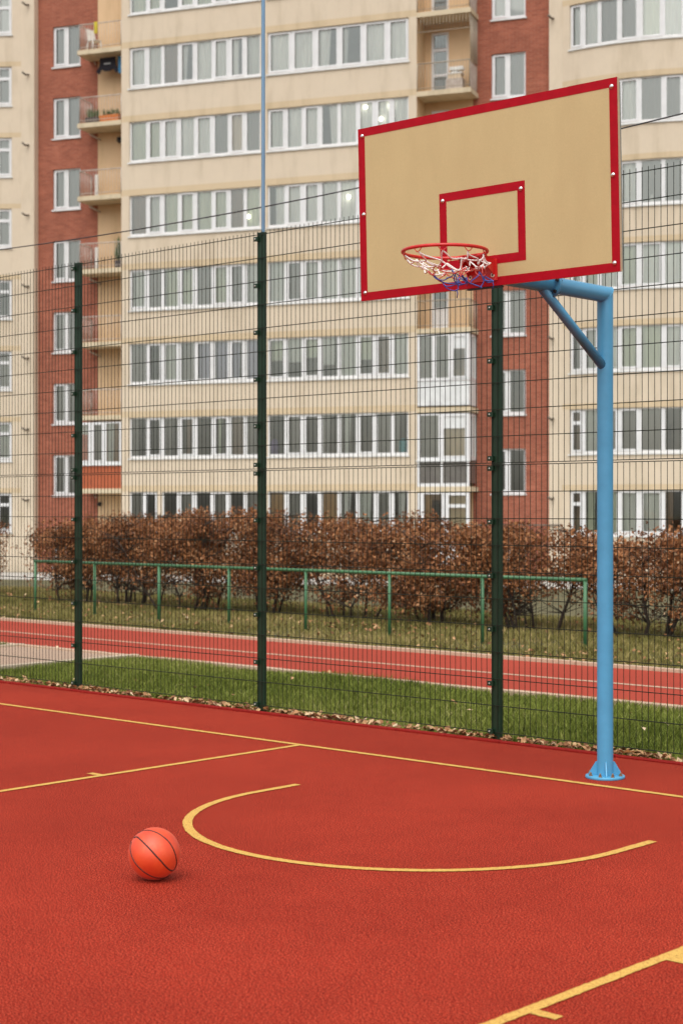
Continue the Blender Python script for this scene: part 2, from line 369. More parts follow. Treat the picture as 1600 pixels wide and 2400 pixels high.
leaves(scatter(60, -12, 7, 1.3, 3.8), .05, .05, 'fallen_leaves', 'few pale leaves caught in the lawn behind the mesh fence', tm=.8)

# ------------------------------------------------------------------ mesh fence
FV = 1.19
fence = thing('mesh_fence', 'tall dark green welded mesh fence with steel posts behind the hoop', 'fence', (0, FV, 0))
POSTS = [-4.13 + 2.5 * i for i in range(-2, 5)]
def panel_mesh(zb, top_spike):
    mb = MB(); n = 50
    def wire(x0, y0, z0, x1, y1, z1, r):
        a = Vector((x0, y0, z0)); b = Vector((x1, y1, z1)); t = (b - a).normalized(); u = t.orthogonal().normalized(); w = t.cross(u); vs = []
        for p in (a, b): vs += [p + u * r, p + w * r, p - u * r, p - w * r]
        mb.add(vs, [(i, (i + 1) % 4, 4 + (i + 1) % 4, 4 + i) for i in range(4)] + [(3, 2, 1, 0), (4, 5, 6, 7)])
    for i in range(n): xx = .025 + .05 * i; wire(xx, 0, zb - .001, xx, 0, zb + 2.0 + top_spike, .0024)
    for j in range(11): zz = zb + .2 * j; wire(.003, -.0068, zz, 2.497, -.0068, zz, .0043)
    return mb
lower = upper = None
for i, u in enumerate(POSTS[:-1]):
    if lower is None:
        lower = link('fence_panel', panel_mesh(.055, .0), 'wire', fence, loc=(u, 0, 0)); upper = link('fence_panel', panel_mesh(2.07, .032), 'wire', fence, loc=(u, 0, 0))
    else: copy_part(lower, fence, (u, 0, 0)); copy_part(upper, fence, (u, 0, 0))
mb = MB(); mb.bevbox(-.04, .04, .006, .046, -.1, 4.085, .004); mb.box(-.041, .041, .005, .047, 4.0853, 4.092)
post0 = link('post', mb, 'post', fence)
mb = MB(); mb.bevbox(-.056, -.008, -.022, .004, -.018, .018, .003); clip0 = link('clip', mb, 'post', post0)
mb = MB(); mb.sphere((-.036, -.0225, 0), .0072, 8, 6, sy=.7); bolt0 = link('bolt', mb, 'bolt', post0)
CZ = [.06, .42, .825, 1.225, 1.63, 2.03, 2.105, 2.435, 2.835, 3.235, 3.635, 4.035]
for i, u in enumerate(POSTS):
    p = post0 if i == 0 else copy_part(post0, fence)
    p.location = (u, 0, 0)
    for j, z in enumerate(CZ):
        for src in (clip0, bolt0):
            q = src if (i == 0 and j == 0) else copy_part(src, p)
            q.location = (0, 0, z)
# blue mast standing right behind the second visible post
mb = MB(); mb.tube([(0, 0, 0), (0, 0, 6.9)], .0165, 12); mb.lathe([(.05, 0), (.05, .012), (.018, .02)], (0, 0, 0), 16)
o = link('mast', mb, 'mast'); o.location = (-1.674, 1.275, -.05)
tag(o, 'thin dull blue steel mast rising behind a dark green fence post', 'pole')
# sagging cable behind the fence
mb = MB(); mb.tube([(u, 3.2, 4.84 + .0045 * (u + 4.4) ** 2) for u in np.linspace(-32, 20, 60)], .0065, 6)
tag(link('cable', mb, 'cable'), 'thin black cable sagging across the apartment facade', 'cable')

# ------------------------------------------------------------------ low green railing beyond the track
rail = thing('railing', 'low green tubular railing in front of the brown hedge', 'railing', (0, 8.15, 0))
mb = MB(); mb.tube([(-14.125, 0, .862), (-2.975, 0, .862)], .024, 12); link('handrail', mb, 'rail', rail)
mb = MB(); mb.tube([(0, 0, -.1), (0, 0, .845)], .024, 12); rp = link('rail_post', mb, 'rail', rail)
for i in range(8):
    q = rp if i == 0 else copy_part(rp, rail)
    q.location = (-14.10 + 1.586 * i, 0, 0)

# ------------------------------------------------------------------ hedge shrubs
def shrub(u, v, w, h, d, lo, n, dens, label, seed):
    rg = np.random.default_rng(seed); rnd = random.Random(seed)
    t = thing('hedge_shrub', label, 'shrub', (u, v, -.03), 0, 'clipped russet shrubs in the hedge row')
    mb = MB(); ends = []
    for s in range(rnd.randint(5, 8)):
        b = Vector((rnd.uniform(-.24, .24) * w, rnd.uniform(-.25, .25) * d, 0)); p = [b]; r0 = rnd.uniform(.016, .034)
        tgt = Vector((b.x * 2.3 + rnd.uniform(-.25, .25), b.y * 1.8 + rnd.uniform(-.15, .15), h * rnd.uniform(.65, .97)))
        for k in range(1, 6):
            f = k / 5; p.append(b.lerp(tgt, f) + Vector((rnd.uniform(-.05, .05), rnd.uniform(-.05, .05), 0)))
        mb.tube(p, [r0 * (1 - .15 * k) for k in range(6)], 5)
        for k in range(1, 6):
            for _ in range(6):
                a = rnd.uniform(0, 2 * PI); L = rnd.uniform(.2, .48); e = p[k] + Vector((math.cos(a) * L * w * .75, math.sin(a) * L * d * .7, rnd.uniform(-.02, .36)))
                e.z = min(e.z, h * .99); m_ = (p[k] + e) / 2 + Vector((rnd.uniform(-.05, .05), 0, rnd.uniform(-.04, .04)))
                mb.tube([p[k], m_, e], [.009, .006, .003], 4); ends += [e, m_]
    link('stem', mb, 'bark', t)
    # leaves: clumps round the twigs, thick on the outside, thin near the ground
    E_ = np.array([tuple(e) for e in ends]); Q = []
    K = max(14, int(26 * w)); cl = np.stack([rg.uniform(-.5, .5, K) * w, rg.uniform(-.5, .5, K) * d, rg.uniform(lo, h * .97, K)], 1)
    nn = n * 4; base = np.where(rg.uniform(0, 1, nn)[:, None] < .45, E_[rg.integers(0, len(E_), nn)], cl[rg.integers(0, K, nn)])
    pts = base + rg.normal(0, 1, (nn, 3)) * np.array([.15, .13, .12])
    top = h * (.93 + .09 * np.sin(pts[:, 0] * 3.1 + seed) + .05 * np.sin(pts[:, 0] * 9 + 2 * seed))
    bulge = .5 + .13 * np.sin(pts[:, 2] * 3.3 + seed * 1.7) + .06 * np.sin(pts[:, 2] * 8 + seed)
    lowb = lo * (.55 + .5 * np.sin(pts[:, 0] * 4.3 + seed * 2) + .35 * np.sin(pts[:, 0] * 11 + seed))
    ok = (pts[:, 2] < top + rg.normal(0, .035, nn)) & (pts[:, 2] > lowb) & (np.abs(pts[:, 0]) < w * bulge * 1.08) & (np.abs(pts[:, 1]) < d * .56)
    pts = pts[ok][:int(n * dens)]; m = len(pts)
    A = rg.normal(0, 1, (m, 3)); A[:, 2] -= .5; A /= np.linalg.norm(A, axis=1)[:, None]
    B_ = np.cross(A, rg.normal(0, 1, (m, 3))); B_ /= np.linalg.norm(B_, axis=1)[:, None]; Nn = np.cross(A, B_)
    s = rg.uniform(.018, .036, m)[:, None]
    V = np.stack([pts - A * s, pts + B_ * s * .6 + Nn * s * .25, pts + A * s, pts - B_ * s * .6 + Nn * s * .25], 1)
    b = np.arange(m)[:, None] * 4; F = np.concatenate([b + np.array([[0, 1, 2]]), b + np.array([[0, 2, 3]])])
    tint = np.clip(rg.normal(.48, .18, m) + .16 * np.sin(pts[:, 0] * 5 + seed) * np.sin(pts[:, 2] * 4 + seed), 0, 1)
    tris('foliage', V.reshape(-1, 3), F, np.repeat(tint, 4), 'leaf', parent=t)
CUx = 8.1411
gaps = [CUx + (-14.10 + 1.586 * (i + .5) - CUx) * 1.142 for i in range(7)]
step = gaps[1] - gaps[0]; gaps[0] += .22
ORD = ['first', 'second', 'third', 'fourth', 'fifth', 'sixth', 'seventh', 'eighth']
sh = []
for i, g in enumerate(gaps): sh.append((g, f'russet leaved hedge shrub seen between the {ORD[i]} and {ORD[i + 1]} green railing posts from the left'))
sh += [(gaps[0] - 2.05 * step, 'russet hedge shrub left of the gap in the hedge, by the left picture edge'), (gaps[0] - 3.05 * step, 'russet hedge shrub beyond the left picture edge'),
       (gaps[6] + step * 1.0, 'thin twiggy hedge shrub just left of the blue hoop pole'), (gaps[6] + step * 1.95, 'russet hedge shrub just right of the blue hoop pole'),
       (gaps[6] + step * 2.9, 'dark russet hedge shrub at the right picture edge'), (gaps[6] + step * 3.9, 'russet hedge shrub beyond the right picture edge')]
for i, (u, lab) in enumerate(sh):
    dn = 1; h = [1.60, 1.68, 1.75, 1.75, 1.64, 1.66, 1.56, 1.56, 1.56, 1.50, 1.54, 1.56, 1.56][i]; lo = [.62, .62, .72, .55, .85, .30, .62, .5, .5, .62, .42, .36, .5][i]
    dn = [.95, .95, 1.1, .9, .75, 1.15, .85, 1, 1, .72, .95, 1.1, 1][i]
    shrub(u, 10.55 + .12 * math.sin(i * 2.3), step * (.98 if i in (0, 7) else 1.2), h, 1.3, lo, 14500, dn, lab, 31 + i * 7)

# ------------------------------------------------------------------ basketball hoop
HB = (2.433, .286, 0.)
hoop = thing('basketball_hoop', 'outdoor basketball hoop with tan backboard on a light blue pole', 'basketball hoop', HB)
PR, AZ = .0515, 3.10
def ring(cx, cy, cz, r, n=28): return [(cx + r * math.cos(2 * PI * j / n), cy + r * math.sin(2 * PI * j / n), cz) for j in range(n)]
n = 28; mb = MB(); a = ring(0, 0, .012, PR, n); corner = [(p[0], p[1], AZ + p[1]) for p in a]
mb.add(a + corner, [(j, (j + 1) % n, n + (j + 1) % n, n + j) for j in range(n)], 0, True)
link('pole', mb, 'blue', hoop)
yend = -1.2; mb = MB(); far = [(p[0], yend, AZ + p[1]) for p in a]
mb.add(corner + far, [(j, (j + 1) % n, n + (j + 1) % n, n + j) for j in range(n)], 0, True); mb.f.append(tuple(range(2 * n - 1, n - 1, -1))); mb.m.append(0); mb.sm.append(False)
mb.tube([(c[0] * 1.004, c[1] * 1.004 , c[2] ) for c in corner], .003, 6, closed=True)     # weld bead on the mitre
arm = link('arm', mb, 'blue', hoop)
mb = MB(); mb.tube([(0, -.035, 2.645), (0, -.70, 3.075)], .0305, 18); link('brace', mb, 'blue', hoop)
# bolted flange joint on the arm
fl = MB(); fl.tube([(0, -.60, AZ), (0, -.622, AZ)], .085, 24)
fj = link('flange_joint', fl, 'blue', hoop)
for q in range(6):
    aa = 2 * PI * q / 6 + .3; bb = MB(); cx, cz = .069 * math.cos(aa), AZ + .069 * math.sin(aa)
    bb.tube([(cx, -.585, cz), (cx, -.637, cz)], .011, 6, smooth=False); link('bolt', bb, 'black', fj)
mb = MB(); mb.lathe([(.124, 0), (.126, .003), (.126, .015), (.123, .018), (.055, .018)], (0, 0, 0), 40); flg = link('base_flange', mb, 'blue', hoop)
for q in range(4):
    aa = R(-52) + q * PI / 2; g = MB(); ca, sa = math.cos(aa), math.sin(aa)
    prof = [(.050, .0185), (.108, .0185), (.106, .028), (.060, .105), (.050, .105)]
    vs = [(r_ * ca - s * .004 * sa, r_ * sa + s * .004 * ca, z) for s in (-1, 1) for r_, z in prof]
    g.add(vs, [(0, 1, 2, 3, 4), (9, 8, 7, 6, 5)] + [(i, 5 + i, 5 + (i + 1) % 5, (i + 1) % 5) for i in range(5)]); link('gusset', g, 'blue', flg)
for q in range(8):
    aa = R(-52) + (q + .5) * PI / 4; b_ = MB(); c0 = (.103 * math.cos(aa), .103 * math.sin(aa), .018)
    b_.lathe([(.013, 0), (.013, .003)], c0, 12); b_.lathe([(.0105, .003), (.0105, .013)], c0, 6, smooth=False); b_.lathe([(.006, .013), (.0055, .024)], c0, 8); link('nut', b_, 'brass', flg)
# backboard, slightly turned and leaning
BM = Matrix.Translation((2.481 - HB[0], -1.0747 - HB[1], 3.5285)) @ Matrix.Rotation(R(2.914), 4, 'Z') @ Matrix.Rotation(R(1.275), 4, 'X') @ Matrix.Rotation(R(-.408), 4, 'Y')
def bf(x_, y_, z_): return tuple(BM @ Vector((x_, y_, z_)))
mb = MB(); mb.box(-.899, .899, .0, .024, -.524, .524, 0)
mb.m[-6:] = [1, 1, 0, 1, 1, 1]
bb_ = link('backboard', mb.xf(bf), ['board', 'board_edge'], hoop)
def frame4(mb, x0, x1, z0, z1, w, y0, y1):
    mb.box(x0, x1, y0, y1, z1 - w, z1); mb.box(x0, x1, y0, y1, z0, z0 + w); mb.box(x0, x0 + w, y0, y1, z0 + w, z1 - w); mb.box(x1 - w, x1, y0, y1, z0 + w, z1 - w)
mb = MB(); frame4(mb, -.9, .9, -.525, .525, .05, -.0016, .0); link('border', mb.xf(bf), 'red', bb_)
mb = MB(); frame4(mb, -.2975, .2975, -.40, .05, .05, -.0016, .0); link('target_rectangle', mb.xf(bf), 'red', bb_)
mb = MB(); frame4(mb, -.885, .885, -.51, .51, .04, .0245, .06); mb.box(-.03, .03, .0245, .055, -.47, .47); mb.box(-.845, .845, .056, .07, -.02, .02); link('rear_frame', mb.xf(bf), 'steel', bb_)
for x_, z_ in ((-.875, .478), (-.875, 0), (-.875, -.478), (.875, .478), (.875, 0), (.875, -.478), (-.275, .005), (.275, .005)):
    mb = MB(); mb.sphere((x_ * .99, -.003, z_), .0135, 14, 8, sy=.6); link('bolt_head', mb.xf(bf), 'screw', bb_)
# rim, bracket and net
RC = Vector((2.512 - HB[0], -1.447 - HB[1], 3.160)); RR = .236
rm = MB(); rm.tube([(RC.x + RR * math.cos(2 * PI * i / 64), RC.y + RR * math.sin(2 * PI * i / 64), RC.z) for i in range(64)], .0095, 12, closed=True)
for i in range(10):                                            # little net loops welded under the ring
    aa = 2 * PI * (i + .5) / 10; pts = []
    for k in range(7):
        b2 = aa + (k - 3) * .036; pts.append((RC.x + RR * math.cos(b2), RC.y + RR * math.sin(b2), RC.z - .007 - .022 * math.sin(PI * k / 6)))
    rm.tube(pts, .0028, 6)
rim = link('rim', rm, 'rim', hoop)
pz0, pz1 = -.495, -.372                                          # bracket on the board, in board coordinates
mb = MB(); mb.box(-.105, .105, -.0105, -.0022, pz0, pz1); mb.xf(bf)
yb = -1.105 - HB[1]
for s in (-1, 1):
    q = RC + Vector((s * .075, .222, -.004)); e = Vector(bf(s * .085, -.0105, -.390))
    mb.add([q + Vector((0, 0, .004)), e + Vector((0, 0, .012)), e + Vector((0, 0, -.075)), q + Vector((0, 0, -.02)), q + Vector((s * .006, 0, .004)), e + Vector((s * .006, 0, .012)), e + Vector((s * .006, 0, -.075)), q + Vector((s * .006, 0, -.02))],
           [(0, 1, 2, 3), (7, 6, 5, 4), (0, 4, 5, 1), (3, 2, 6, 7), (0, 3, 7, 4), (1, 5, 6, 2)])
q0, q1 = RC + Vector((-.085, .219, .004)), RC + Vector((.085, .219, .004)); e0, e1 = Vector(bf(-.09, -.0105, -.378)), Vector(bf(.09, -.0105, -.378)); dz = Vector((0, 0, .006))
mb.add([q0, q1, e1, e0, q0 + dz, q1 + dz, e1 + dz, e0 + dz], [(3, 2, 1, 0), (4, 5, 6, 7), (0, 1, 5, 4), (1, 2, 6, 5), (2, 3, 7, 6), (3, 0, 4, 7)])
plate = link('rim_bracket', mb, 'rim', hoop)
for x_ in (-.078, .078):
    mb = MB(); c_ = (x_, -.0108, -.465)
    mb.tube([(x_, -.0105, -.465), (x_, -.0155, -.465)], .013, 14); mb.tube([(x_, -.0156, -.465), (x_, -.0168, -.465)], .005, 8, mi=1); link('bolt', mb.xf(bf), ['washer', 'black'], plate)
mb = MB(); mb.box(-.115, .125, .002, .03, -.534, -.527); link('rubber_pad', mb.xf(bf), 'black', hoop)
# net: a torn, wind-pushed net gathered to one side
nr = random.Random(5); LV = 5; NH = 10; dr = Vector((.7373, .6756, 0)); knots = []
for j in range(LV):
    t = j / (LV - 1); row = []; rad = .222 * (1 - t) + .10 * t if t > 0 else .228
    cc_ = RC + dr * (.125 * t ** .9) + Vector((0, 0, -.03 - .132 * t))
    for i in range(NH):
        aa = 2 * PI * (i + .5 + .5 * (j % 2)) / NH; sc = .022 * min(1, t * 3)
        row.append(cc_ + Vector((rad * math.cos(aa) + nr.gauss(0, sc), rad * math.sin(aa) + nr.gauss(0, sc), nr.gauss(0, sc * .85))))
    knots.append(row)
cords = {'cord_white': MB(), 'cord_red': MB(), 'cord_blue': MB()}
for j in range(LV - 1):
    cm = ('cord_white', 'cord_white', 'cord_red', 'cord_blue')[j]
    for i in range(NH):
        k2 = (i, (i - 1) % NH) if j % 2 == 0 else (i, (i + 1) % NH)
        for k_ in k2:
            p, q = knots[j][i], knots[j + 1][k_]; d = q - p; pts = []
            amp = nr.uniform(.006, .026); sd = Vector((nr.gauss(0, .012), nr.gauss(0, .012), 0)); wv = nr.uniform(-.010, .010)
            for s_ in range(7):
                f = s_ / 6; pts.append(p + d * f + Vector((0, 0, -amp * math.sin(PI * f))) + sd * math.sin(PI * f) + dr * wv * math.sin(2 * PI * f))
            cords[cm].tube(pts, .0043 if j < 2 else .0034, 6)
    for i in range(NH): cords[cm].sphere(knots[j + 1][i], .0058, 7, 5)
for i in (1, 4, 8): # loose ends
    p = knots[-1][i]; cords['cord_blue'].tube([p, p + Vector((.004, .004, -.018)), p + Vector((-.006, .01, -.042))], .003, 6)
net = MB(); order = ['cord_white', 'cord_red', 'cord_blue']
for k_, nm in enumerate(order):
    c_ = cords[nm]; net.add(c_.v, [], k_); o_ = len(net.v) - len(c_.v)
    for f, s_ in zip(c_.f, c_.sm): net.f.append(tuple(i + o_ for i in f)); net.m.append(k_); net.sm.append(s_)
link('net', net, order, hoop)

# ------------------------------------------------------------------ basketball
BR = .1205; BC = (2.472, -3.540, BR + .0005)
mb = MB(); mb.sphere((0, 0, 0), BR, 64, 40); ball = link('basketball', mb, 'ball'); ball.location = BC
tag(ball, 'orange basketball with dark seams resting on the red court', 'basketball')
fw = Vector((-math.sin(.7416), math.cos(.7416), 0)); rt = Vector((math.cos(.7416), math.sin(.7416), 0))
vd = (Vector((8.1411, -8.4453, 1.7113)) - Vector(BC)).normalized(); bx = rt; by = vd.cross(bx).normalized()
def onball(x_, y_):
    r2 = min(.995, x_ * x_ + y_ * y_); k_ = 1. if r2 < .995 else math.sqrt(.995 / (x_ * x_ + y_ * y_))
    return (bx * (x_ * k_) + by * (y_ * k_) + vd * math.sqrt(max(0, 1 - r2)))
def seam(pts, back):
    P_ = [onball((a - 765) / 562, (790 - b) / 562) for a, b in pts]
    P_ += [(bx * b0 + by * b1 - vd * b2).normalized() for b0, b1, b2 in back]
    # closed smooth loop on the sphere
    out = []; L = len(P_)
    for i in range(L):
        p0, p1, p2, p3 = P_[i - 1], P_[i], P_[(i + 1) % L], P_[(i + 2) % L]
        for s_ in range(6):
            t = s_ / 6; q = .5 * ((2 * p1) + (p2 - p0) * t + (2 * p0 - 5 * p1 + 4 * p2 - p3) * t * t + (3 * p1 - p0 - 3 * p2 + p3) * t ** 3); out.append(q.normalized() * (BR - .0012))
    s = MB(); s.tube(out, .0036, 8, closed=True); return s
link('seam', seam([(335, 455), (385, 447), (440, 480), (600, 628), (700, 728), (800, 835), (900, 935), (1000, 1045), (1080, 1120), (1130, 1152), (1180, 1150), (1225, 1100), (1258, 1010), (1258, 900), (1235, 800), (1180, 670), (1085, 535), (950, 425), (800, 345), (640, 306), (500, 315), (430, 350)], [(-.66, .70, .2)]), 'seam', ball)
link('seam', seam([(278, 560), (268, 640), (275, 720), (300, 810), (360, 940), (480, 1090), (620, 1205), (780, 1285), (900, 1305), (1020, 1300), (1110, 1260)], [(.55, -.72, .35), (.1, -.4, .9), (-.45, .15, .9), (-.86, .40, .3)]), 'seam', ball)

# ------------------------------------------------------------------ apartment building
BL = (-39.0065, 31.0905, 0.); BZ = R(22.3405)
bld = thing('apartment_building', 'beige and red brick apartment block with rows of white windows and balconies', 'building', BL, BZ)
def flat(y0): return lambda s, d, z: (s, y0 + d, z)
RB, PH = 8.5, R(20)
def bow(xa, y0):                                                # s = arc length from the left spring of the bow
    cx, cy = xa + RB * math.sin(PH), y0 + RB * math.cos(PH)
    def f(s, d, z):
        p = -PH + s / RB; r = RB - d; return (cx + r * math.sin(p), cy - r * math.cos(p), z)
    return f
ZB, ZT = -.75, 24.0
def wall(mb, fn, s0, s1, ops, mi=0, smax=99., rev=.16, room=None, z0=ZB, z1=ZT, bands=()):
    xs = sorted(set([round(q, 4) for q in [s0, s1] + [o[0] for o in ops] + [o[1] for o in ops]])); ex = []
    for a, b in zip(xs[:-1], xs[1:]):
        k = max(1, math.ceil((b - a) / smax)); ex += [a + (b - a) * i / k for i in range(k)]
    xs = ex + [xs[-1]]; zs = sorted(set([round(q, 4) for q in [z0, z1] + [o[2] for o in ops] + [o[3] for o in ops] + [q for b in bands for q in b]]))
    for a, b in zip(xs[:-1], xs[1:]):
        for c, d in zip(zs[:-1], zs[1:]):
            mx, mz = (a + b) / 2, (c + d) / 2
            if any(o[0] < mx < o[1] and o[2] < mz < o[3] for o in ops): continue
            m_ = 1 if any(q0 < mz < q1 for q0, q1 in bands) else mi
            mb.quad(fn(a, 0, c), fn(b, 0, c), fn(b, 0, d), fn(a, 0, d), m_)
    for o in ops:
        sx = [q for q in xs if o[0] - 1e-6 <= q <= o[1] + 1e-6]
        for (dA, dB, m_) in ((0, rev, mi), (rev, 2.2, room)):
            if m_ is None: continue
            for a, b in zip(sx[:-1], sx[1:]):
                mb.quad(fn(a, dA, o[2]), fn(a, dB, o[2]), fn(b, dB, o[2]), fn(b, dA, o[2]), m_)
                mb.quad(fn(a, dA, o[3]), fn(b, dA, o[3]), fn(b, dB, o[3]), fn(a, dB, o[3]), m_)
            for e in (o[0], o[1]): mb.quad(fn(e, dA, o[2]), fn(e, dB, o[2]), fn(e, dB, o[3]), fn(e, dA, o[3]), m_)
        if room is not None:
            for a, b in zip(sx[:-1], sx[1:]): mb.quad(fn(a, 2.2, o[2]), fn(b, 2.2, o[2]), fn(b, 2.2, o[3]), fn(a, 2.2, o[3]), room)
PT = 2.81; KS = range(-1, 7); sill = lambda k: 3.70 + PT * k; HT = 1.555
WR = random.Random(3)
def window(fn, s0, s1, z0, z1, mull, style, transom=(), bars=(), sash=None, parent=None, dep=.07, sillw=True, fw_=.07, mw=.068):
    """white frame with mullions (window) > pane, curtain, sill"""
    parent = parent or bld; mb = MB(); f0, f1 = dep, dep + .07
    def seg(a, b, c, d, e0, e1, mi=0, t=mb):
        k = max(1, math.ceil((b - a) / .8))
        for i in range(k): t.box(a + (b - a) * i / k, a + (b - a) * (i + 1) / k, e0, e1, c, d, mi, fn)
    seg(s0, s1, z0, z0 + .10, f0, f1); seg(s0, s1, z1 - .05, z1, f0, f1)
    ed = [s0] + list(mull) + [s1]
    seg(s0, s0 + fw_, z0 + .10, z1 - .05, f0, f1); seg(s1 - fw_, s1, z0 + .10, z1 - .05, f0, f1)
    for q in mull: seg(q - mw, q + mw, z0 + .10, z1 - .05, f0, f1)
    gl = MB(); cu_ = MB()
    for i, (a, b) in enumerate(zip(ed[:-1], ed[1:])):
        pa = a + (fw_ if i == 0 else mw); pb = b - (fw_ if i == len(ed) - 2 else mw); za, zb_ = z0 + .10, z1 - .05
        if (sash is None and i % 2 == 1) or (sash and i in sash):       # opening sash: its own proud frame
            w_ = .048; g0, g1 = f0 - .018, f0 - .001
            seg(pa - .02, pb + .02, za - .02, za + w_, g0, g1); seg(pa - .02, pb + .02, zb_ - w_, zb_ + .01, g0, g1)
            seg(pa - .02, pa + w_, za + w_, zb_ - w_, g0, g1); seg(pb - w_, pb + .02, za + w_, zb_ - w_, g0, g1)
        if i in transom: seg(pa, pb, zb_ - .48, zb_ - .36, f0 - .012, f1 - .006)
        if i in bars:
            c_ = (pa + pb) / 2; seg(c_ - .012, c_ + .012, za, zb_, f0 + .016, f0 + .024, 1)
            for q in range(1, 4): zz = za + (zb_ - za) * q / 4; seg(pa, pb, zz - .01, zz + .01, f0 + .025, f0 + .032, 1)
        tl = WR.uniform(-.006, .006); g_ = f0 + .04
        gl.quad(fn(pa, g_ + tl, za), fn(pb, g_ - tl, za), fn(pb, g_ - tl, zb_), fn(pa, g_ + tl, zb_))
        st = style[i % len(style)]
        if st:
            nm = st if isinstance(st, str) else st[0]; lo_, hi_, zlo = (0, 1, 0) if isinstance(st, str) else st[1:4]
            mi = CURT.index(nm); ca, cb = pa + (pb - pa) * lo_, pa + (pb - pa) * hi_; k = max(4, int((cb - ca) / .03)); fr = WR.uniform(24, 40); phs = WR.uniform(0, 6); sw = WR.uniform(.0, .10) if lo_ > 0 or hi_ < 1 else 0
            zl = za + (zb_ - za) * zlo - (.05 if zlo == 0 else 0); top = []; bot = []
            for q in range(k + 1):
                s_ = ca + (cb - ca) * q / k; y_ = f1 + .055 + .028 * math.sin(s_ * fr + phs) + .012 * math.sin(s_ * fr * .37 + 2 * phs)
                top.append(fn(s_, y_, zb_ + .03)); bot.append(fn(s_ - sw * (1 if hi_ < 1 else -1) * (q / k if hi_ < 1 else 1 - q / k), y_ + .02, zl))
            cu_.add(top + bot, [(k + 1 + q, k + 2 + q, q + 1, q) for q in range(k)], mi, True)
    w = link('window', mb, ['upvc', 'washer'], parent)
    link('pane', gl, 'glass', w)
    if cu_.f: link('curtain', cu_, CURT, w)
    if sillw:
        sm_ = MB(); seg(s0 - .04, s1 + .04, z0 - .05, z0 - .002, -.055, dep, 0, sm_); link('sill', sm_, 'sill', w)
    return w
G_, W_, N_, B_c = 'grey_sheer_and_haze', 'white_sheer', 'greenish_sheer', 'beige_curtain'
D_ = None; GB = 'grey_blind_and_reflection'; BR_ = 'brown_curtain'  # on the low floors grey blinds stand in for dark reflections in the panes
def half(c, l, h, z=0): return (c, l, h, z)
ML = [.75, 1.385, 2.08, 2.75, 3.47, 4.13, 4.77]; MR = [6.40, 7.08, 7.75, 8.47, 9.18, 9.86, 10.50]
mp = flat(0.); opsM = []; mpb = flat(1.0)
x0L, x1L, x0R, x1R = .0, 5.42, 5.68, 11.13
for k in KS:
    opsM += [(x0R, x1R, sill(k), sill(k) + HT)]
    if k >= 0: opsM += [(x0L, x1L, sill(k), sill(k) + HT)]
    else: opsM += [(x0L, 1.20, sill(k), sill(k) + HT), (1.36, x1L, sill(k), sill(k) + HT)]
mb = MB(); bands = [(sill(k) + HT, sill(k) + HT + .24) for k in KS] + [(ZB, -.45)]
wall(mb, mp, -.33, 11.43, opsM, 0, room=2, bands=bands)
mb.quad((-.33, 4, ZB), (-.33, 0, ZB), (-.33, 0, ZT), (-.33, 4, ZT), 0)
mb.quad((11.43, 0, ZB), (11.43, 1, ZB), (11.43, 1, ZT), (11.43, 0, ZT), 3)
link('plaster_wall', mb, ['plaster', 'band', 'room', 'peach'], bld)
SL = {6: [[N_, N_, half(G_, 0, 1, .35), N_, N_, G_, G_, G_]], 5: [[W_, G_, half(BR_, 0, 1), half(W_, 0, .45), W_, W_, half(W_, .0, .55), G_]], 4: [[N_, N_, W_, W_, W_, GB, half(B_c, 0, 1), GB]],
      3: [[BR_, G_, N_, N_, N_, N_, BR_, N_]], 2: [[G_, GB, N_, N_, GB, N_, GB, G_]], 1: [[GB, D_, G_, GB, half('lilac_check', 0, 1), 'lilac_check', half('lilac_check', 0, .6), 'lilac_check']],
      0: [[half(GB, 0, .45), D_, half(GB, 0, .6), half(BR_, .3, .8), D_, half(N_, .2, .5), BR_, half(GB, 0, .6)]], -1: [[GB, D_, D_, GB, D_, D_, GB, D_]]}
SRt = {6: [W_, W_, W_, G_, W_, G_, G_, W_], 5: [W_, W_, half(W_, 0, .62), half(G_, 0, .3), W_, W_], 4: [G_, W_, W_, half(W_, .4, 1), W_, W_, W_, W_], 3: [half(W_, .35, 1), W_, W_, W_, W_, W_, W_, W_],
       2: [G_, GB, G_, W_, W_, G_, G_, W_], 1: [half(N_, 0, 1, .45), half(G_, 0, 1, .4), half(N_, 0, 1, .5), half(G_, 0, .8, .3), G_, half(N_, 0, 1, .4), BR_, G_],
       0: [D_, GB, D_, half(GB, 0, .5), half(G_, .2, .6), D_, GB, half(GB, 0, .4)], -1: [half('ochre_curtain', 0, 1), GB, D_, half('ochre_curtain', 0, 1), half(W_, .1, .6), half(G_, 0, .8), half(GB, 0, 1), half(W_, .3, .8)]}
for k in KS:
    z = sill(k)
    if k >= 0: window(mp, x0L, x1L, z, z + HT, ML, SL[k][0], sash=[(1, 3, 5), (1, 2, 4, 6), (0, 3, 5, 6)][k % 3])
    else:
        window(mp, x0L, 1.20, z, z + HT, [.6], [GB, D_], sash=(1,)); window(mp, 1.36, x1L, z, z + HT, [2.04, 2.72, 3.42, 4.1, 4.77], [D_, GB, D_, GB, D_, GB], sash=(1, 3))
    if k == 5: window(mp, x0R, x1R, z, z + HT, [6.63, 7.56, 8.49, 9.41, 10.32], SRt[k], sash=(0, 1, 2, 3, 4, 5))
    else: window(mp, x0R, x1R, z, z + HT, MR, SRt[k], sash=[(1, 2, 5), (0, 2, 5, 6), (1, 2, 6)][k % 3])
